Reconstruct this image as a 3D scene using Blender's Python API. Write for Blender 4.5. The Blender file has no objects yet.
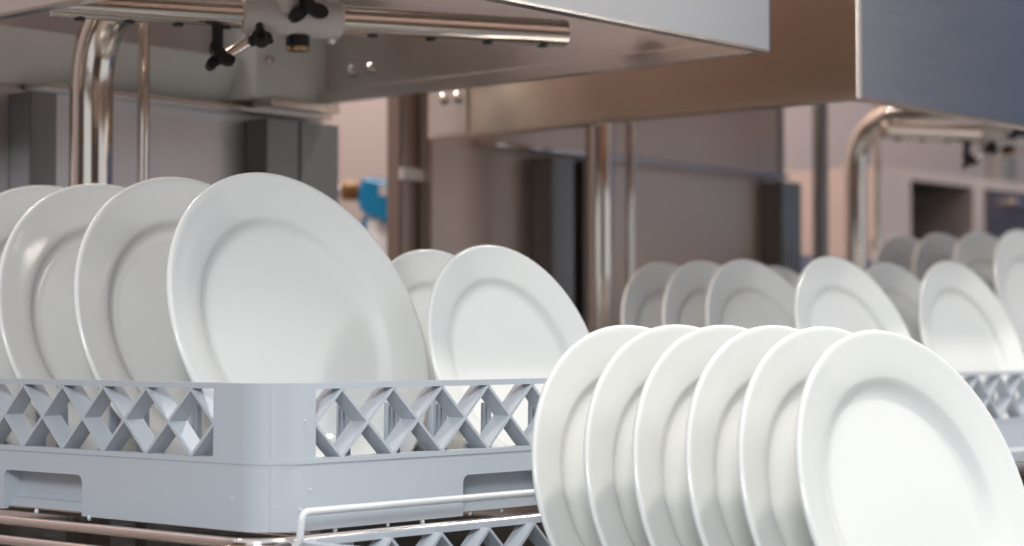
import bpy, bmesh, math, random
from mathutils import Vector, Matrix
random.seed(7)
R = math.radians
C = bpy.context.scene.collection
CZ = 1.1          # eye height above the floor; heights below are given relative to it

# ------------------------------------------------------------------ materials
def new_mat(name):
    m = bpy.data.materials.new(name); m.use_nodes = True
    nt = m.node_tree
    return m, nt, nt.nodes['Principled BSDF']

def steel(name, col, rough, brush=(1, 1, 40), amount=.05, col2=None, colscale=2.0, bump=.0):
    m, nt, b = new_mat(name)
    tc = nt.nodes.new('ShaderNodeTexCoord')
    mp = nt.nodes.new('ShaderNodeMapping'); mp.inputs['Scale'].default_value = brush
    nz = nt.nodes.new('ShaderNodeTexNoise'); nz.inputs['Scale'].default_value = 9; nz.inputs['Detail'].default_value = 4
    nt.links.new(tc.outputs['Object'], mp.inputs['Vector']); nt.links.new(mp.outputs['Vector'], nz.inputs['Vector'])
    mr = nt.nodes.new('ShaderNodeMapRange')
    mr.inputs['To Min'].default_value = max(.02, rough - amount * .5); mr.inputs['To Max'].default_value = rough + amount
    nt.links.new(nz.outputs['Fac'], mr.inputs['Value']); nt.links.new(mr.outputs['Result'], b.inputs['Roughness'])
    b.inputs['Metallic'].default_value = 1
    n2 = nt.nodes.new('ShaderNodeTexNoise'); n2.inputs['Scale'].default_value = colscale; n2.inputs['Detail'].default_value = 2
    nt.links.new(tc.outputs['Object'], n2.inputs['Vector'])
    mx = nt.nodes.new('ShaderNodeMix'); mx.data_type = 'RGBA'
    mx.inputs['A'].default_value = (*col, 1)
    mx.inputs['B'].default_value = (*(col2 or [c * .86 for c in col]), 1)
    nt.links.new(n2.outputs['Fac'], mx.inputs['Factor']); nt.links.new(mx.outputs['Result'], b.inputs['Base Color'])
    bp = nt.nodes.new('ShaderNodeBump'); bp.inputs['Strength'].default_value = bump; bp.inputs['Distance'].default_value = .002
    nt.links.new(nz.outputs['Fac'], bp.inputs['Height']); nt.links.new(bp.outputs['Normal'], b.inputs['Normal'])
    return m

def solid(name, col, rough=.5, metal=0, var=.06, scale=8, coat=0, ior=1.5):
    m, nt, b = new_mat(name)
    tc = nt.nodes.new('ShaderNodeTexCoord')
    nz = nt.nodes.new('ShaderNodeTexNoise'); nz.inputs['Scale'].default_value = scale; nz.inputs['Detail'].default_value = 3
    nt.links.new(tc.outputs['Object'], nz.inputs['Vector'])
    mx = nt.nodes.new('ShaderNodeMix'); mx.data_type = 'RGBA'
    mx.inputs['A'].default_value = (*[min(1, c * (1 + var)) for c in col], 1)
    mx.inputs['B'].default_value = (*[c * (1 - var) for c in col], 1)
    nt.links.new(nz.outputs['Fac'], mx.inputs['Factor']); nt.links.new(mx.outputs['Result'], b.inputs['Base Color'])
    b.inputs['Roughness'].default_value = rough; b.inputs['Metallic'].default_value = metal
    b.inputs['Coat Weight'].default_value = coat; b.inputs['Coat Roughness'].default_value = .05
    b.inputs['IOR'].default_value = ior
    return m

M = {}
M['hood'] = steel('hood_steel', (.74, .70, .67), .24)
M['panel'] = steel('panel_steel', (.60, .57, .575), .40)
M['shiny_panel'] = steel('shiny_panel_steel', (.62, .51, .45), .42)
M['hood_warm_reflection'] = steel('warm_reflection_hood_steel', (.74, .64, .56), .20)  # base colour warmed to stand in for the warm reflection on this hood
M['dark_panel'] = steel('dark_steel', (.28, .28, .285), .48)
M['chrome'] = steel('polished_tube', (.74, .67, .60), .09, amount=.06, bump=.005)
M['rod'] = steel('polished_rod', (.86, .78, .73), .14, amount=.06, bump=.005)
M['lip'] = steel('lip_steel', (.74, .70, .66), .2)
M['deck'] = steel('deck_steel', (.62, .60, .58), .25)
M['porcelain'] = solid('white_porcelain', (.765, .765, .74), .12, var=.01, scale=3, coat=.2)
M['rack'] = solid('grey_rack_plastic', (.47, .505, .55), .38, var=.04, scale=5)
M['peg'] = solid('grey_peg_plastic', (.40, .44, .50), .42, var=.04)
M['white_plastic'] = solid('white_plastic', (.72, .68, .65), .4)
M['black_plastic'] = solid('black_plastic', (.012, .012, .014), .42)
M['brass'] = solid('brass', (.52, .36, .2), .3, 1)
M['blue'] = solid('blue_plastic', (.005, .30, .62), .35)
M['brown'] = solid('brown_plastic', (.22, .11, .03), .4)
M['bottle'] = solid('milky_plastic', (.75, .76, .78), .35)
M['clear_drop'] = solid('water', (.62, .66, .70), .05, var=0)
M['wall_back'] = solid('mauve_wall_paint', (.36, .30, .295), .7, var=.05, scale=1.5)
M['wall_side'] = solid('slate_blue_wall_paint', (.10, .17, .33), .7, var=.08, scale=1.2)
M['unseen_dark_wall'] = solid('brown_wall_paint', (.10, .075, .06), .6, var=.06, scale=1.5)
M['floor'] = solid('floor_tile', (.30, .24, .20), .45, var=.1, scale=3)
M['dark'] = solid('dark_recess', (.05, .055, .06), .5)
M['wire'] = solid('white_coated_wire', (.70, .70, .71), .25)
M['pale'] = solid('pale_cabinet_paint', (.46, .38, .36), .5)
M['cab'] = steel('cabinet_steel', (.34, .27, .24), .35)
M['grey_paint'] = solid('grey_paint', (.74, .76, .74), .35)

# ------------------------------------------------------------------ helpers
def bx(bm, x0, x1, y0, y1, z0, z1):
    v = [bm.verts.new((x, y, z)) for z in (z0, z1) for x, y in ((x0, y0), (x1, y0), (x1, y1), (x0, y1))]
    for f in ((3, 2, 1, 0), (4, 5, 6, 7), (0, 1, 5, 4), (1, 2, 6, 5), (2, 3, 7, 6), (3, 0, 4, 7)):
        bm.faces.new([v[i] for i in f])
    return v

def tube(bm, pts, r, seg=20, cap=True):
    """round bar along a polyline, one smooth surface"""
    pts = [Vector(p) for p in pts]; rings = []
    up = Vector((0, 0, 1))
    t0 = (pts[1] - pts[0]).normalized()
    a = t0.orthogonal().normalized()
    for i, p in enumerate(pts):
        if i == 0: t = t0
        elif i == len(pts) - 1: t = (pts[-1] - pts[-2]).normalized()
        else: t = ((pts[i + 1] - p).normalized() + (p - pts[i - 1]).normalized()).normalized()
        a = (a - t * a.dot(t)).normalized(); b = t.cross(a)
        rr = r[i] if isinstance(r, (list, tuple)) else r
        rings.append([bm.verts.new(p + (a * math.cos(k * 2 * math.pi / seg) + b * math.sin(k * 2 * math.pi / seg)) * rr) for k in range(seg)])
    for A, B in zip(rings, rings[1:]):
        for k in range(seg):
            f = bm.faces.new((A[k], A[(k + 1) % seg], B[(k + 1) % seg], B[k])); f.smooth = True
    if cap:
        bm.faces.new(rings[0][::-1]); bm.faces.new(rings[-1])

def arc(p0, c, p1, n=8):
    """quadratic bend from p0 to p1 with control c"""
    p0, c, p1 = Vector(p0), Vector(c), Vector(p1)
    return [p0 * (1 - t) ** 2 + c * 2 * t * (1 - t) + p1 * t * t for t in [i / n for i in range(n + 1)]]

def lathe(bm, prof, seg=48, mtx=None):
    rings = []
    for r, z in prof:
        if r < 1e-6: ring = [bm.verts.new((0, 0, z))]
        else: ring = [bm.verts.new((r * math.cos(k * 2 * math.pi / seg), r * math.sin(k * 2 * math.pi / seg), z)) for k in range(seg)]
        rings.append(ring)
    fs = []
    for A, B in zip(rings, rings[1:]):
        for k in range(seg):
            j = (k + 1) % seg
            if len(A) == 1 and len(B) == 1: continue
            if len(A) == 1: f = bm.faces.new((A[0], B[k], B[j]))
            elif len(B) == 1: f = bm.faces.new((A[k], B[0], A[j]))
            else: f = bm.faces.new((A[k], B[k], B[j], A[j]))
            f.smooth = True
    if mtx is not None:
        bmesh.ops.transform(bm, matrix=mtx, verts=[v for rg in rings for v in rg])

def prism(bm, poly, fn, d0, d1):
    """polygon (t,z) extruded in depth d0..d1, placed by fn(t,d,z)"""
    A = [bm.verts.new(fn(t, d0, z)) for t, z in poly]; B = [bm.verts.new(fn(t, d1, z)) for t, z in poly]
    n = len(poly)
    bm.faces.new(A); bm.faces.new(B[::-1])
    for i in range(n): bm.faces.new((A[i], B[i], B[(i + 1) % n], A[(i + 1) % n]))

def finish(bm, bevel=0, seg=2):
    bmesh.ops.recalc_face_normals(bm, faces=bm.faces[:])
    for e in bm.edges:
        if len(e.link_faces) == 2 and e.calc_face_angle(0) > R(42): e.smooth = False
    if bevel:
        es = [e for e in bm.edges if len(e.link_faces) == 2 and e.calc_face_angle(0) > R(40)]
        bmesh.ops.bevel(bm, geom=es, offset=bevel, segments=seg, affect='EDGES', clamp_overlap=True)

def obj(name, bm, mat, parent=None, loc=(0, 0, 0), bevel=0, seg=2, off=None):
    if off is not None: bmesh.ops.translate(bm, verts=bm.verts[:], vec=off)
    finish(bm, bevel, seg)
    me = bpy.data.meshes.new(name); bm.to_mesh(me); bm.free()
    me.materials.append(M[mat] if isinstance(mat, str) else mat)
    o = bpy.data.objects.new(name, me); C.objects.link(o)
    o.location = loc
    if parent: o.parent = parent
    return o

def thing(name, label, cat, loc, rotz=0, group=None):
    o = bpy.data.objects.new(name, None); C.objects.link(o)
    o.empty_display_size = .05
    o.location = loc; o.rotation_euler = (0, 0, rotz); tag(o, label, cat, group)
    return o

def tag(o, label, cat, group=None):
    o['label'] = label; o['category'] = cat
    if group: o['group'] = group
    return o

def struct(name, bm, mat):
    o = obj(name, bm, mat); o['kind'] = 'structure'; return o

def copy_tree(o, parent=None):
    c = o.copy(); C.objects.link(c); c.parent = parent
    for ch in list(o.children): copy_tree(ch, c)
    return c

# ------------------------------------------------------------------ dish rack (0.5 x 0.5 x 0.1 m, outside corner at 0,0,0)
RR = .030     # corner radius
def wall_fn(k):
    def fn(t, d, z):
        return {0: (d, t, z), 2: (.5 - d, .5 - t, z), 1: (t, d, z), 3: (.5 - t, .5 - d, z)}[k]
    return fn

def lattice_wall(k):
    fn = wall_fn(k); bm = bmesh.new()
    a = .060 if k in (0, 2) else .040         # where the open lattice starts
    P, n = .050, 8
    b = a + P * n
    def blk(t0, t1, d0, d1, z0, z1): prism(bm, [(t0, z0), (t1, z0), (t1, z1), (t0, z1)], fn, d0, d1)
    blk(RR, .5 - RR, 0, .009, .0958, .1)      # top rim
    blk(RR, .5 - RR, -.0006, .009, .0452, .0488)   # ridge under the lattice
    blk(RR, a, 0, .0045, .0488, .0958); blk(b, .5 - RR, 0, .0045, .0488, .0958)
    # crossing slats, thin in front, 9 mm deep
    z0, z1 = .0488, .0958; zm = (z0 + z1) / 2; w = .0011
    L = math.hypot(P / 2, zm - z0)
    ox, oz = (zm - z0) / L * w, (P / 2) / L * w
    for i in range(n + 1):
        tc = a + P * i                         # mid-height node
        for sg in (-1, 1):                     # one slat rising, one falling, through the node
            l = tc - P / 2 if i else tc; r_ = tc + P / 2 if i < n else tc
            zl = zm - sg * (zm - z0) * (tc - l) / (P / 2); zr = zm + sg * (zm - z0) * (r_ - tc) / (P / 2)
            prism(bm, [(l - ox, zl + oz * sg), (r_ - ox, zr + oz * sg), (r_ + ox, zr - oz * sg), (l + ox, zl - oz * sg)], fn, .0002 if sg > 0 else .0006, .0165 if sg > 0 else .0161)
    # skirt with the hand-hold notch, rounded upper corners
    h0, h1, hz, r = (.209, .309, .030, .006) if k in (0, 2) else (.187, .291, .030, .006)
    poly = [(RR, 0), (h0, 0), (h0, hz - r)]
    poly += [(h0 + r - r * math.cos(q), hz - r + r * math.sin(q)) for q in [R(x) for x in (18, 36, 54, 72, 90)]]
    poly += [(h1 - r + r * math.sin(q), hz - r + r * math.cos(q)) for q in [R(x) for x in (0, 18, 36, 54, 72)]]
    poly += [(h1, hz - r), (h1, 0), (.5 - RR, 0), (.5 - RR, .0452), (RR, .0452)]
    prism(bm, poly, fn, 0, .0045)
    # recessed back of the hand-hold, its cheeks, roof and foot ledge
    blk(h0 - .004, h1 + .004, .016, .019, .002, hz + .004)
    blk(h0 - .004, h0, .0045, .016, .002, hz + .004); blk(h1, h1 + .004, .0045, .016, .002, hz + .004)
    blk(h0, h1, .0045, .016, hz, hz + .004)
    blk(h0, h1, .008, .016, .002, .0085)
    return bm

def corner_bm(k):
    """quarter-round corner between wall k and the next"""
    bm = bmesh.new()
    cx, cy = {0: (RR, RR), 1: (.5 - RR, RR), 2: (.5 - RR, .5 - RR), 3: (RR, .5 - RR)}[k]
    q0 = {0: 180, 1: 270, 2: 0, 3: 90}[k]
    N = 14
    def band(z0, z1, ro, ri):
        rows = []
        for i in range(N + 1):
            q = R(q0 + 90 * i / N); c, s = math.cos(q), math.sin(q)
            rows.append([bm.verts.new((cx + c * rr, cy + s * rr, z)) for rr, z in ((ro, z0), (ro, z1), (ri, z1), (ri, z0))])
        for A, B in zip(rows, rows[1:]):
            for j in range(4):
                f = bm.faces.new((A[j], A[(j + 1) % 4], B[(j + 1) % 4], B[j])); f.smooth = j in (0, 2)
        bm.faces.new(rows[0]); bm.faces.new(rows[-1][::-1])
    band(0, .0452, RR, RR - .0045); band(.0452, .0488, RR + .0006, RR - .009)
    band(.0488, .0958, RR, RR - .0045); band(.0958, .1, RR, RR - .009)
    # mould line down the corner
    q = R(q0 + 42); c, s = math.cos(q), math.sin(q)
    tube(bm, [(cx + c * (RR), cy + s * (RR), .0005), (cx + c * RR, cy + s * RR, .0995)], .0005, 6)
    return bm

def grid_bm():
    bm = bmesh.new()
    for i in range(24):
        t = .03 + i * .0191
        bx(bm, t - .0014, t + .0014, .020, .480, .006, .012)
        bx(bm, .020, .480, t - .0014, t + .0014, .0062, .0118)
    return bm

def peg_mesh(h):
    bm = bmesh.new()
    for (wx, wy) in ((.0055, .0016), (.0016, .0028)):
        b = [bm.verts.new((sx * wx, sy * wy, 0)) for sx, sy in ((-1, -1), (1, -1), (1, 1), (-1, 1))]
        t = [bm.verts.new((sx * wx * .8, sy * wy * .8, h)) for sx, sy in ((-1, -1), (1, -1), (1, 1), (-1, 1))]
        bm.faces.new(b[::-1]); bm.faces.new(t)
        for i in range(4): bm.faces.new((b[i], b[(i + 1) % 4], t[(i + 1) % 4], t[i]))
    finish(bm)
    me = bpy.data.meshes.new('peg'); bm.to_mesh(me); bm.free(); me.materials.append(M['peg'])
    return me
PEG_TALL, PEG_SHORT = peg_mesh(.070), peg_mesh(.034)
WALLS = [lattice_wall(k) for k in range(4)]
CORNERS = [corner_bm(k) for k in range(4)]
rack_meshes = None
def rack(label, loc, pegs):
    global rack_meshes
    t = thing('dish_rack', label, 'dish rack', (loc[0], loc[1], loc[2] + CZ), 0, 'grey plastic dish racks')
    if rack_meshes is None:
        rack_meshes = []
        for bm in WALLS: rack_meshes.append(obj('side_wall', bm, 'rack', t))
        for bm in CORNERS: rack_meshes.append(obj('corner', bm, 'rack', t))
        rack_meshes.append(obj('base_grid', grid_bm(), 'peg', t))
    else:
        for o in rack_meshes:
            c = o.copy(); C.objects.link(c); c.parent = t
    for x, y, tall in pegs:
        o = bpy.data.objects.new('peg', PEG_TALL if tall else PEG_SHORT); C.objects.link(o)
        o.parent = t; o.location = (x, y, .0115)
    return t

# ------------------------------------------------------------------ plates
def plate_mesh(r, name):
    bm = bmesh.new(); k = r / .135
    prof = [(0, -.0168), (0.350 * r, -.0169), (0.600 * r, -.0167), (0.647 * r, -.0162), (0.675 * r, -.0150), (0.696 * r, -.0132), (0.712 * r, -.0111), (0.726 * r, -.0094), (0.742 * r, -.0083),
            (0.764 * r, -.0075), (0.800 * r, -.0059), (0.880 * r, -.0036), (0.950 * r, -.0014), (0.975 * r, -.0005), (0.988 * r, -.0004),
            (0.996 * r, -.0012), (1.000 * r, -.0026), (0.997 * r, -.0041), (0.988 * r, -.0052), (0.965 * r, -.0060), (0.880 * r, -.0090), (0.800 * r, -.0118), (0.779 * r, -.0138),
            (0.749 * r, -.0165), (0.724 * r, -.0200), (0.709 * r, -.0232), (0.699 * r, -.0244), (0.668 * r, -.0244), (0.652 * r, -.0228), (0.621 * r, -.0216), (0.300 * r, -.0216), (0, -.0216)]
    lathe(bm, [(a, z * k) for a, z in prof], 112)
    finish(bm)
    me = bpy.data.meshes.new(name); bm.to_mesh(me); bm.free(); me.materials.append(M['porcelain'])
    return me
PM = {r: plate_mesh(r, 'plate') for r in (.135, .12, .112, .105)}
def plate(label, c, r, lam, psi, group):
    o = bpy.data.objects.new('plate', PM[r]); C.objects.link(o)
    lam, psi = R(lam), R(psi)
    n = Vector((math.sin(psi) * math.cos(lam), -math.cos(psi) * math.cos(lam), math.sin(lam)))
    u = Vector((math.cos(psi), math.sin(psi), 0)); v = n.cross(u)
    m = Matrix((u, v, n)).transposed().to_4x4(); m.translation = (c[0], c[1], c[2] + CZ)
    o.matrix_world = m
    return tag(o, label, 'plate', group)

def seat_z(floor, r, lam): return floor + r * math.cos(R(lam)) + .0006

# --- rack under the near hood
B1 = -.127
pegs1 = []
for x in (.045, .095, .145, .195, .245):
    for y, tl in ((.03, 1), (.085, 1), (.140, 0), (.195, 1), (.252, 0), (.297, 1), (.352, 0), (.398, 1), (.455, 0)):
        pegs1.append((x, y, tl))
for x in (.300, .350, .400, .450):
    for y, tl in ((.03, 1), (.100, 0), (.205, 0), (.26, 1), (.32, 1), (.38, 1), (.44, 1)):
        pegs1.append((x, y, tl))
rack('sharp grey dish rack on steel rods under the near hood, its corner facing out', (0, 0, B1), pegs1)
FL = B1 + .012
rk = [o for o in C.objects if o.name == 'dish_rack'][0]
bm = bmesh.new(); lathe(bm, [(0, -.0024), (.0010, -.0022), (.0016, -.0014), (.0017, -.0006), (.0012, .0006), (.0005, .0013), (0, .0015)], 12)
drop0 = obj('water_drop', bm, 'clear_drop', rk); drop0.location = (.004, .205, -.0012)
for p, sc in (((.0, .20, .0), .9), ((.003, .27, .0005), 1.1), ((.06, .002, -.0008), 1), ((.11, .001, -.0008), .8), ((.145, .001, -.001), 1.1), ((.205, .010, .0008), 1), ((.24, .010, .0008), .9),
              ((.012, .007, .018), .6), ((.018, .004, .026), .6), ((.009, .010, .034), .7), ((.026, .0, .015), .6), ((.035, .0, .028), .5), ((.007, .012, .070), .6), ((.0, .04, .022), .5), ((.004, .018, .060), .5), ((.03, .0, .075), .5)):
    d = drop0.copy(); C.objects.link(d); d.parent = rk; d.location = p; d.scale = (sc, sc, sc)
G1 = 'plates in the rack under the near hood'
plate('large white plate nearest the rack corner, under the spray arm bracket', (.178, .160, seat_z(FL, .135, 20.5)), .135, 20.5, 1.5, G1)
plate('large white plate just behind the foremost large plate in the near machine rack', (.176, .272, seat_z(FL, .135, 19)), .135, 19, 1, G1)
plate('large white plate third from the rack corner, in front of the curved steel pipe', (.175, .376, seat_z(FL, .135, 19)), .135, 19, 1, G1)
plate('large white plate at the very left, deepest in its rack, only its top edge showing', (.175, .462, seat_z(FL, .135, 17)), .135, 17, 0, G1)
plate('smaller white plate leaning alone to the right of the big plates in the near machine', (.366, .101, seat_z(FL, .105, 18.5)), .105, 18.5, 0, G1)
plate('small white plate mostly hidden, peeking between the big plate and the smaller leaning one', (.388, .195, seat_z(FL, .105, 18.5)), .105, 18.5, 0, G1)

# --- rack in front, one level lower
B0 = -.2305
pegs0 = []
FY = [-.334, -.289, -.247, -.203, -.161, -.114]
for x in (.06, .44):
    for y in (.06, .14, .22, .30, .38, .44): pegs0.append((x, y, 0))
rack('grey dish rack standing lower in front, holding the six foremost plates', (0, -.512, B0), pegs0)
G0 = 'plates in the front rack'
names = ['white plate at the right end of the front row, whole face showing',
         'white plate second from the right end of the front row',
         'white plate third from the right end of the front row',
         'white plate third from the left end of the front row',
         'white plate second from the left end of the front row',
         'white plate at the left end of the front row, overlapping the rack lattice']
for i, (y, nm) in enumerate(zip(FY, names)):
    lam = (18.5, 16.5, 15.5, 15, 14.5, 14.5)[i]
    plate(nm, (.273, y, seat_z(B0 + .012, .12, lam)), .12, lam, -6, G0)

# ------------------------------------------------------------------ dishwashers
def rounded_loop(x0, x1, y0, y1, r, n=5):
    pts = []
    for cx, cy, q0 in ((x1 - r, y1 - r, 0), (x0 + r, y1 - r, 90), (x0 + r, y0 + r, 180), (x1 - r, y0 + r, 270)):
        for i in range(n + 1):
            q = R(q0 + 90 * i / n); pts.append((cx + r * math.cos(q), cy + r * math.sin(q)))
    return pts

def loft(bm, loops):
    rings = [[bm.verts.new((x, y, z)) for x, y in lp] for lp, z in loops]
    for A, B in zip(rings, rings[1:]):
        for k in range(len(A)):
            bm.faces.new((A[k], A[(k + 1) % len(A)], B[(k + 1) % len(A)], B[k]))
    return rings

def bolt(parent, p, d, off, r=.006):
    bm = bmesh.new(); d = Vector(d); p = Vector(p)
    tube(bm, [p, p + d * .004, p + d * .006], [r, r, r * .6], 12)
    return obj('bolt', bm, 'lip', parent, off=off)

def star_knob(parent, p, axis, off, r=.013, name='wing_nut'):
    """three-lobed black clamp knob"""
    bm = bmesh.new(); ax = Vector(axis).normalized()
    prof = []
    for i in range(36):
        q = 2 * math.pi * i / 36
        rr = r * (.62 + .38 * math.cos(3 * q))
        prof.append((rr * math.cos(q), rr * math.sin(q)))
    u = ax.orthogonal().normalized(); v = ax.cross(u)
    A = [bm.verts.new(Vector(p) + u * x + v * y - ax * .005) for x, y in prof]
    B = [bm.verts.new(Vector(p) + u * x + v * y + ax * .005) for x, y in prof]
    bm.faces.new(A[::-1]); bm.faces.new(B)
    for i in range(36): bm.faces.new((A[i], A[(i + 1) % 36], B[(i + 1) % 36], B[i]))
    tube(bm, [Vector(p) - ax * .006, Vector(p) + ax * .011], .0058, 14)
    return obj(name, bm, 'black_plastic', parent, off=off, bevel=.0012)

def dishwasher(label, o0, hz, rear, posts, full=True, hood_mat='hood', cut=0, pipe=False, flange='grey_paint', back='panel', rc=.008, hubz=.289, pr=.0205, rz=(-.16, .40), H=(.016, .590, -.004, .590)):
    t = thing('hood_dishwasher', label, 'dishwasher', (o0[0], o0[1], 0), 0, 'hood dishwashers')
    off = Vector((0, 0, CZ + o0[2]))
    zf = -(CZ + o0[2])                       # floor in local heights
    def part(name, bm, mat, parent=None, **k): return obj(name, bm, mat, parent or t, off=off, **k)
    # wash tank: open-topped steel body
    bm = bmesh.new()
    O = (-.036, .58, .004, .64); I = (-.004, .548, .030, .61)
    lo = lambda b, r: rounded_loop(b[0], b[1], b[2], b[3], r)
    rg = loft(bm, [(lo(O, .012), zf + .12), (lo(O, .012), -.168), (lo(I, .02), -.168), (lo(I, .02), -.36)])
    bm.faces.new(rg[-1]); bm.faces.new(rg[0][::-1])
    part('wash_tank', bm, 'deck')
    for x, y in ((.0, .05), (.54, .05), (.0, .59), (.54, .59)):
        bm = bmesh.new(); tube(bm, [(x, y, zf + .121), (x, y, zf + .03), (x, y, zf)], [.02, .02, .026], 14); part('leg', bm, 'deck')
    # rack track: rods around the tank mouth, two carrying rods inside
    bm = bmesh.new()
    tube(bm, [(-.018, .62, -.1328)] + arc((-.018, .025, -.1328), (-.018, -.0062, -.1328), (.014, -.0062, -.1328), 8) + [(.565, -.0062, -.1328)], .0038, 12)
    part('rim_rod', bm, 'rod')
    bm = bmesh.new(); tube(bm, [(-.029, .62, -.146), (-.029, .03, -.146)], .0038, 12); part('rim_rod', bm, 'rod')
    for x in (.06, .44):
        bm = bmesh.new(); tube(bm, [(x, .022, -.1320), (x, .62, -.1320)], .0048, 12); part('carrying_rod', bm, 'rod')
    for x, y, za in ((-.018, .30, -.135), (-.018, .58, -.135), (.06, .027, -.136), (.44, .027, -.136), (.06, .618, -.136), (.44, .618, -.136), (-.029, .12, -.148), (-.029, .5, -.148)):
        bm = bmesh.new(); tube(bm, [(x, y, -.1690), (x, y, za)], .003, 8); part('rod_bracket', bm, 'rod')
    # stop wire: bent guard loop in front of the rack base
    bm = bmesh.new()
    zt = -.1125
    tube(bm, [(.0135, -.0075, -.137), (.0135, -.0135, -.132)] + arc((.0135, -.0145, zt - .007), (.0135, -.0145, zt), (.0205, -.0145, zt), 6) + arc((.485, -.0145, zt), (.492, -.0145, zt), (.492, -.0145, zt - .007), 6)
         + [(.492, -.0135, -.132), (.492, -.0075, -.137)], .0027, 10)
    part('stop_wire', bm, 'wire')
    # hood: lifted box, open below, with a turned-in lip
    w = .003; lip = .013
    bm = bmesh.new()
    T = hz + .50
    def wallp(path, z0, z1):
        """folded sheet: path of (x, y) outer points; inner side offset w, turned-in lip at the bottom"""
        n = len(path)
        def inset(d):
            out = []
            for i, (x, y) in enumerate(path):
                p = Vector((x, y)); q = []
                if i > 0: e = (p - Vector(path[i - 1])).normalized(); q.append(Vector((-e.y, e.x)))
                if i < n - 1: e = (Vector(path[i + 1]) - p).normalized(); q.append(Vector((-e.y, e.x)))
                m = sum(q, Vector((0, 0))); m = m / (m.length_squared / len(q)) if len(q) > 1 else m
                out.append(p + m * d)
            return out
        sec = [(0, z1), (0, z0 + .002), (.0015, z0), (lip, z0), (lip, z0 + .012), (w, z0 + .015), (w, z1)]
        cols = []
        for d, z in sec: cols.append([bm.verts.new((p.x, p.y, z)) for p in inset(d)])
        for A, B in zip(cols, cols[1:] + cols[:1]):
            for k in range(n - 1): bm.faces.new((A[k], A[k + 1], B[k + 1], B[k]))
        bm.faces.new([c[0] for c in cols]); bm.faces.new([c[-1] for c in cols][::-1])
    def fil(cx, cy, r, q0, q1, n=5): return [(cx + r * math.cos(R(q0 + (q1 - q0) * i / n)), cy + r * math.sin(R(q0 + (q1 - q0) * i / n))) for i in range(n + 1)]
    hx0, hx1, hy0, hy1 = H
    if cut:
        wallp([(hx0, hy1)] + fil(hx0 + rc, hy0 + rc, rc, 180, 270) + [(hx1, hy0)], hz, T)
        wallp([(hx1 - .001, hy0 + .015), (hx1 - .001, hy1)], hz + cut, T)
    else:
        wallp([(hx0, hy1)] + fil(hx0 + rc, hy0 + rc, rc, 180, 270) + fil(hx1 - rc, hy0 + rc, rc, 270, 360) + [(hx1, hy1)], hz, T)
    bx(bm, hx0, hx1, hy0, hy1, T, T + .004)
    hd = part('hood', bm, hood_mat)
    # bracket plate with two bolts on the hood's outer left side, at the back
    bm = bmesh.new(); bx(bm, H[0] - .0035, H[0] + .0005, H[3] - .065, H[3] - .007, hz + .004, hz + .058)
    pl = part('bracket_plate', bm, 'lip', hd, bevel=.001)
    for yy in (H[3] - .05, H[3] - .028): bolt(pl, (H[0] - .0032, yy, hz + .045), (-1, 0, 0), off, .0065)
    if full:
        for yy in (.538, .508): bolt(hd, (.5868, yy, hz + .033), (-1, 0, 0), off, .006)
    # back of the machine
    x0, x1 = rear
    bm = bmesh.new(); bx(bm, x0, x1, .640, .655, rz[0], rz[1]); part('rear_panel', bm, back, bevel=.001)
    if rz[1] > .3:
        bm = bmesh.new()
        prof = [(.604, .2480), (.604, .2520), (.632, .2520), (.640, .2590), (.640, .2555), (.634, .2480)]
        prism(bm, prof, lambda a, d, z: (d, a, z), x0 + .08, x1 - .02); part('rear_lip', bm, 'lip')
        bm = bmesh.new()
        if flange is None: bx(bm, x0 + .02, x1 - .005, .615, .640, .290, .297)
        else: prism(bm, [(.634, .2530), (.640, .2530), (.640, .302), (.602, .302)], lambda a, d, z: (d, a, z), x0 + .02, x1 - .005); part('rear_flange' if flange else 'rear_rail', bm, flange or 'dark_panel')
    for (pa, pb, pm) in posts:
        bm = bmesh.new(); bx(bm, pa, pb, .605, .640, -.16, .243)
        part('guide_post', bm, pm, bevel=.001)
    if full:
        bm = bmesh.new(); bx(bm, .490, .605, .580, .640, .2595, .40)
        g = part('guide_box', bm, 'grey_paint', bevel=.002)
        bm = bmesh.new(); bx(bm, .500, .600, .568, .600, .2505, .2590); part('box_lip', bm, 'lip', g, bevel=.001)
        bm = bmesh.new(); bx(bm, .600, .609, .577, .5815, .262, .41); part('edge_strip', bm, 'rod', g)
        bolt(g, (.505, .580, .300), (0, -1, 0), off, .005)
    # feed pipe: upright that bends over to the spray arm hub
    bm = bmesh.new()
    hub = Vector((.290, .305, hubz))
    tube(bm, [(.245, .535, -.30), (.245, .535, hubz - .06)] + arc((.245, .535, hubz - .05), (.245, .535, hubz + .046), (.262, .44, hubz + .045), 12) + arc((.285, .34, hubz + .045), (.292, .312, hubz + .045), (.290, .305, hubz + .021), 4), pr, 24)
    part('feed_pipe', bm, 'chrome')
    bm = bmesh.new(); tube(bm, [(.302, .53, -.30), (.302, .53, .45)], .0058, 14); part('guide_rod', bm, 'chrome')
    if pipe:
        bm = bmesh.new(); tube(bm, [(.185, .56, -.30), (.185, .56, .45)], .012, 14); part('drain_pipe', bm, 'dark_panel')
        bm = bmesh.new(); tube(bm, [(.130, .60, -.30), (.130, .60, .45)], .009, 14); part('drain_pipe', bm, 'dark_panel')
    # spray arm: polished tube through a white bracket
    dv = Vector((.41, -.215, 0)).normalized(); sv = Vector((-dv.y, dv.x, 0))
    ang = math.atan2(dv.y, dv.x)
    arm = None
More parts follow.
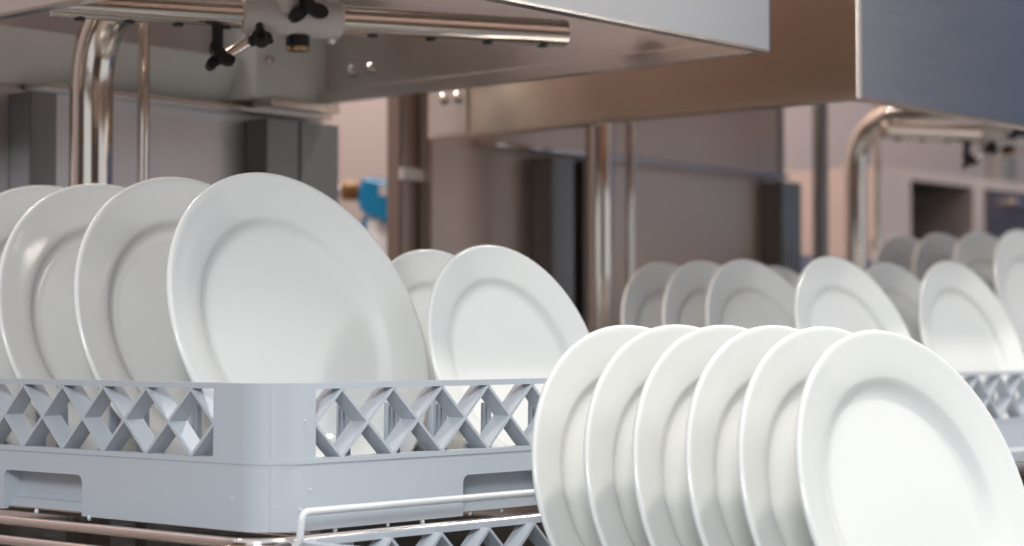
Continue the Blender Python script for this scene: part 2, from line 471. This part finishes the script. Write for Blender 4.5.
    for a, b in ((-.21, -.042), (.042, .262)):
        bm = bmesh.new()
        tube(bm, [hub + dv * a, hub + dv * (a + .002), hub + dv * b], [.0100, .0128, .0128], 28)
        pt = part('spray_tube', bm, 'chrome')
        nn = 4
        for k in range(nn):                      # slotted nozzles on the underside
            p = hub + dv * (a + (b - a) * (k + .6) / nn)
            bm = bmesh.new(); mt = Matrix.Translation(p + Vector((0, 0, -.0120))) @ Matrix.Rotation(ang, 4, 'Z')
            bm2 = lathe(bm, [(0, -.002), (.0045, -.002), (.0060, .0005), (.0045, .003), (0, .003)], 16, mt)
            part('nozzle', bm, 'black_plastic', pt)
    bm = bmesh.new()
    tube(bm, [hub + dv * -.045, hub + dv * -.043, hub + dv * -.02, hub + dv * .02, hub + dv * .043, hub + dv * .045], [.0155, .0170, .0180, .0180, .0170, .0155], 28)
    bx(bm, hub.x - .022, hub.x + .022, hub.y - .020, hub.y + .020, hub.z, hub.z + .034)
    br = part('bracket', bm, 'white_plastic')
    toward = (-sv)                               # side that faces the front of the machine
    star_knob(br, hub + dv * .008 + toward * .024 + Vector((0, 0, .006)), toward, off, .020)
    star_knob(br, hub + dv * -.030 + toward * .010 + Vector((0, 0, -.020)), (toward + Vector((0, 0, -1))), off, .012)
    bm = bmesh.new(); lathe(bm, [(0, -.010), (.0095, -.010), (.0105, -.009), (.0105, 0), (0, 0)], 24, Matrix.Translation(hub + dv * .006 + Vector((0, 0, -.0165)))); part('drain_cap', bm, 'black_plastic', br)
    bm = bmesh.new(); lathe(bm, [(0, -.004), (.0098, -.004), (.0103, -.002), (.0098, 0), (0, 0)], 24, Matrix.Translation(hub + dv * .006 + Vector((0, 0, -.0262)))); part('cap_ring', bm, 'brass', br)
    for q in (-.036, .037): bolt(br, hub + dv * q + Vector((0, 0, -.0165)), (0, 0, -1), off, .0045)
    # clamp below the left tube: black stem, steel pin and star knob
    pb = hub + dv * -.066
    bm = bmesh.new(); tube(bm, [pb + Vector((0, 0, -.010)), pb + Vector((0, 0, -.036))], .0052, 14); st = part('clamp_stem', bm, 'black_plastic')
    star_knob(st, pb + Vector((0, 0, -.040)) + toward * .004, (toward * .9 + Vector((0, 0, .25))), off, .015)
    bm = bmesh.new(); tube(bm, [pb + Vector((0, 0, -.040)) + dv * .004, pb + dv * .036 + Vector((0, 0, -.018))], .0048, 14); part('clamp_pin', bm, 'rod', st)
    return t

dishwasher('steel hood dishwasher nearest the camera, hood lifted over the sharp grey rack', (0, 0, 0), .260, (.16, .640), ((.225, .256, 'dark_panel'), (.525, .572, 'dark_panel'), (.574, .632, 'dark_panel')))
dishwasher('second steel dishwasher, lifted hood with warm reflection in its colour and a bluish front face', (.798, .03, -.0035), .240, (.05, .80),
           ((.235, .280, 'dark_panel'), (.300, .350, 'dark_panel'), (.760, .812, 'dark_panel')), full=False, cut=.2, rz=(-.08, .40), H=(-.034, .70, -.015, .565), hubz=.335, pr=.0175, hood_mat='hood_warm_reflection', flange=None, back='shiny_panel', rc=.004)
dishwasher('third steel dishwasher at the far right, seen below the bluish hood face', (1.50, .09, .02), .40, (.25, .78),
           (), full=False, cut=.1, rz=(-.16, .12), pr=.017, pipe=True)

# ------------------------------------------------------------------ far racks and their plates
rack('blurred grey dish rack under the second hood, right of the front plates', (.76, .03, -.1305), [(x, .03, 1) for x in (.05, .1, .15, .2, .25, .3, .35, .4, .45)])
F2 = -.1185; G2 = 'plates under the second hood'
for y, nm in ((.095, 'blurred white plate under the second hood, largest in the row behind the front plates'),
              (.205, 'blurred white plate third from the left in the row beside the bright steel pipe'),
              (.262, 'blurred shaded plate second from the bright steel pipe in the far row'),
              (.318, 'blurred shaded plate right beside the bright steel pipe, farthest left of its row')):
    plate(nm, (.9, y, seat_z(F2, .112, 20)), .112, 20, 0, G2)
for y, nm in ((.094, 'blurred white plate above the far rack lattice, right of the front row'),
              (.175, 'blurred small plate half hidden behind the white plate above the far rack'),
              (.330, 'blurred plate top showing in the gap behind the largest far plate')):
    plate(nm, (1.142, y, seat_z(F2, .112, 18)), .112, 18, 0, G2)
rack('farthest grey dish rack, in the third machine behind the other plates', (1.475, .10, -.1075), [(x, .03, 1) for x in (.05, .15, .25, .35, .45)])
F3 = -.0955; G3 = 'plates in the third machine'
for y, nm in ((.435, 'farthest pinkish plate beside the third machine pipe'), (.372, 'blurred pinkish plate second from the third machine pipe'),
              (.310, 'blurred pinkish plate third from the third machine pipe'), (.248, 'blurred plate at the right picture edge in the third machine')):
    plate(nm, (1.64, y, seat_z(F3, .135, 20)), .135, 20, 0, G3)

# ------------------------------------------------------------------ worktop in front
t = thing('dish_table', 'steel dish table carrying the lower front rack', 'table', (.45, -.36, 0))
off = Vector((-.45, .36, CZ))
bm = bmesh.new(); bx(bm, -.25, 1.15, -.72, -.006, B0 - .035, B0); obj('tabletop', bm, 'deck', t, off=off, bevel=.004)
for x in (-.2, 1.1):
    for y in (-.66, -.07):
        bm = bmesh.new(); tube(bm, [(x, y, -CZ), (x, y, B0 - .035)], .02, 16); obj('leg', bm, 'deck', t, off=off)

# ------------------------------------------------------------------ spray bottle on the counter between the machines
t = thing('counter', 'low steel counter between the near and second machines', 'counter', (1.0, 1.08, 0))
off = Vector((-1.0, -1.08, CZ))
bm = bmesh.new(); bx(bm, .72, 1.28, .95, 1.25, -.03, 0.0); obj('top', bm, 'panel', t, off=off, bevel=.003)
for x in (.75, 1.25):
    for y in (.98, 1.22):
        bm = bmesh.new(); tube(bm, [(x, y, -CZ), (x, y, -.03)], .015, 12); obj('leg', bm, 'panel', t, off=off)
t = thing('spray_bottle', 'blue-headed spray bottle with a brown nozzle on the counter between machines', 'bottle', (1.076, 1.0, CZ))
bm = bmesh.new(); lathe(bm, [(0, 0), (.034, 0), (.038, .006), (.038, .10), (.034, .125), (.020, .148), (.014, .158), (.014, .175), (0, .175)], 28); obj('body', bm, 'bottle', t)
bm = bmesh.new(); fnh = lambda a, d, z: (a * .84, d - a * .54, z)
prism(bm, [(-.022, .190), (-.008, .178), (.020, .166), (.030, .172), (.030, .222), (.024, .230), (-.020, .236), (-.025, .205)], lambda a, d, z: (a, d, z), -.017, .017)
bmesh.ops.rotate(bm, verts=bm.verts[:], cent=(0, 0, 0), matrix=Matrix.Rotation(R(-42), 3, 'Z')); obj('spray_head', bm, 'blue', t, bevel=.005, seg=3)
bm = bmesh.new(); lathe(bm, [(0, 0), (.012, 0), (.0145, .004), (.0145, .022), (.010, .026), (0, .026)], 20, Matrix.Rotation(R(-42), 4, 'Z') @ Matrix.Translation((-.024, 0, .216)) @ Matrix.Rotation(R(-90), 4, 'Y')); nz = obj('nozzle', bm, 'brown', t)
bm = bmesh.new(); lathe(bm, [(0, 0), (.009, 0), (.009, .006), (.005, .010), (0, .010)], 16, Matrix.Rotation(R(-42), 4, 'Z') @ Matrix.Translation((-.049, 0, .216)) @ Matrix.Rotation(R(-90), 4, 'Y')); obj('nozzle_tip', bm, 'bottle', nz)
bm = bmesh.new(); prism(bm, [(-.018, .180), (-.010, .180), (-.020, .140), (-.027, .142)], lambda a, d, z: (a, d, z), -.006, .006)
bmesh.ops.rotate(bm, verts=bm.verts[:], cent=(0, 0, 0), matrix=Matrix.Rotation(R(-42), 3, 'Z')); obj('trigger', bm, 'blue', t, bevel=.001)
bm = bmesh.new(); bx(bm, .004, .024, -.0182, -.0168, .208, .224)
bmesh.ops.rotate(bm, verts=bm.verts[:], cent=(0, 0, 0), matrix=Matrix.Rotation(R(-42), 3, 'Z')); obj('white_patch', bm, 'bottle', t)

# uprights between the first and second machine
t = thing('divider_frame', 'brown steel divider post with a pale clip and bright edge tube between the machines', 'post', (.84, .70, 0))
off = Vector((-.84, -.70, CZ))
bm = bmesh.new(); bx(bm, .814, .851, .690, .715, -CZ, .62); dp = obj('post', bm, 'cab', t, off=off, bevel=.002)
bm = bmesh.new(); bx(bm, .811, .854, .682, .690, .198, .213); obj('clip', bm, 'white_plastic', dp, off=off, bevel=.001)
bm = bmesh.new(); tube(bm, [(.866, .700, -CZ), (.866, .700, .62)], .0115, 16); obj('edge_tube', bm, 'grey_paint', t, off=off)

# far storage cabinet with an open dark shelf
t = thing('storage_cabinet', 'blurred steel cabinet with a dark open compartment behind the third machine', 'cabinet', (2.95, 1.25, 0))
off = Vector((-2.95, -1.25, CZ))
bm = bmesh.new()
bx(bm, 2.44, 3.7, 1.02, 1.40, -CZ + .08, .20); bx(bm, 2.44, 3.7, 1.36, 1.40, .20, .335); bx(bm, 2.44, 3.7, 1.0, 1.40, .325, .345)
bx(bm, 2.44, 2.56, 1.0, 1.36, .20, .325); bx(bm, 2.815, 2.86, 1.0, 1.36, .20, .325)
obj('body', bm, 'pale', t, off=off)
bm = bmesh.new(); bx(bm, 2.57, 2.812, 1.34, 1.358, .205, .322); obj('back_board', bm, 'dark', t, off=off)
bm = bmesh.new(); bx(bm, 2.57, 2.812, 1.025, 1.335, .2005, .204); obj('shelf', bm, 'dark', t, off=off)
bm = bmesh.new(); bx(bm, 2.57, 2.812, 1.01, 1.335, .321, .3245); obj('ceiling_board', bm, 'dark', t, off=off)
bm = bmesh.new(); bx(bm, 2.864, 3.66, .995, 1.01, .20, .322); d = obj('door', bm, 'cab', t, off=off, bevel=.002)
bm = bmesh.new(); tube(bm, [(2.95, .995, .30), (2.95, .975, .30), (3.15, .975, .30), (3.15, .995, .30)], .006, 10); obj('handle', bm, 'rod', d, off=off)
for x in (2.5, 3.64):
    for y in (1.07, 1.35):
        bm = bmesh.new(); tube(bm, [(x, y, -CZ), (x, y, -CZ + .08)], .02, 12); obj('leg', bm, 'dark', t, off=off)
t = tag(obj('canister', bmesh.new(), 'dark_panel', None), 'grey steel canister standing on the far cabinet under the bluish hood', 'canister')
bm = bmesh.new(); lathe(bm, [(0, 0), (.028, 0), (.030, .004), (.030, .105), (.032, .107), (.032, .118), (.016, .124), (.006, .126), (.006, .134), (0, .136)], 28)
finish(bm); bm.to_mesh(t.data); bm.free(); t.location = (3.05, 1.06, CZ + .345)

# ------------------------------------------------------------------ room
bm = bmesh.new(); bx(bm, -4, 5.6, -5, 1.72, -.08, 0); struct('floor', bm, 'floor')
bm = bmesh.new(); bx(bm, -4, 5.6, 1.62, 1.72, 0, 3.1); struct('wall_back', bm, 'wall_back')
bm = bmesh.new(); bx(bm, 5.5, 5.6, -3.3, 1.62, 0, 3.1); struct('unseen_wall_right', bm, 'wall_side')  # unseen wall, its length and blue shaped for the second hood's reflection
bm = bmesh.new(); bx(bm, -4, .6, -5.1, -5.0, 0, 3.1); struct('unseen_dark_wall', bm, 'unseen_dark_wall')  # unseen dark wall added so the polished tubes reflect dark bands
bm = bmesh.new(); bx(bm, -4.1, -4.0, -.6, 1.72, 0, 3.1); struct('wall_left', bm, 'unseen_dark_wall')

# ------------------------------------------------------------------ lights
def area(name, loc, target, size, power, col=(1, 1, 1), sy=None):
    l = bpy.data.lights.new(name, 'AREA'); l.energy = power; l.color = col
    l.size = size
    if sy: l.shape = 'RECTANGLE'; l.size_y = sy
    o = bpy.data.objects.new(name, l); C.objects.link(o); o.location = (loc[0], loc[1], loc[2] + CZ)
    d = Vector((target[0], target[1], target[2] + CZ)) - o.location
    o.rotation_euler = d.to_track_quat('-Z', 'Y').to_euler()
    return o
area('unseen_lamp', (.87, -.68, 1.95), (.27, -.22, -.1), .13, 27, (1, .94, .86))
area('unseen_lamp', (.9, -1.9, 1.95), (.2, .2, 0), .3, 3, (.96, .98, 1))
area('unseen_lamp', (-2.0, -1.75, 1.2), (.2, .3, 0), .6, 48, (.93, .97, 1))
area('unseen_lamp', (2.6, -1.2, 1.95), (1.1, .2, 0), .4, 30, (1, .98, .93))
area('unseen_lamp', (1.5, 1.0, 1.95), (1.7, 1.62, 1.15), .4, 44, (1, .78, .60))  # added warm lamp, unseen: lights the back wall that the second hood reflects
area('unseen_lamp', (.3, 1.2, 1.7), (.3, 1.62, .4), .4, 18, (1, .84, .74))  # added warm lamp, unseen: brings light into the near hood from behind
area('unseen_lamp', (2.9, 1.0, 1.95), (2.6, 1.3, 0), .4, 10, (1, .90, .84))

w = bpy.data.worlds.new('World'); bpy.context.scene.world = w; w.use_nodes = True
w.node_tree.nodes['Background'].inputs[0].default_value = (.93, .96, 1, 1)
w.node_tree.nodes['Background'].inputs[1].default_value = .76

# ------------------------------------------------------------------ camera
A = R(41.607); f = 1962.1
cd = bpy.data.cameras.new('camera'); cam = bpy.data.objects.new('camera', cd); C.objects.link(cam)
cd.sensor_width = 36; cd.lens = f / 1024 * 36
cam.location = (-.8731, -.9896, CZ)
pitch = math.atan((343.3 - 273) / f)
cam.rotation_euler = (math.pi / 2 + pitch, 0, -A - 0)   # placeholder yaw, set below
fw = Vector((math.cos(A), math.sin(A), math.tan(pitch)))
cam.rotation_euler = fw.to_track_quat('-Z', 'Y').to_euler()
cd.dof.use_dof = True; cd.dof.focus_distance = 1.46
cd.dof.aperture_fstop = (cd.lens / 1000) / .0125
cd.clip_start = .02
S = bpy.context.scene
S.camera = cam
S.view_settings.view_transform = 'Standard'; S.view_settings.look = 'None'
S.view_settings.gamma = 1; S.view_settings.use_curve_mapping = False
S.view_settings.exposure = .05
S.cycles.use_denoising = True
S.cycles.max_bounces = 14; S.cycles.glossy_bounces = 10; S.cycles.diffuse_bounces = 5
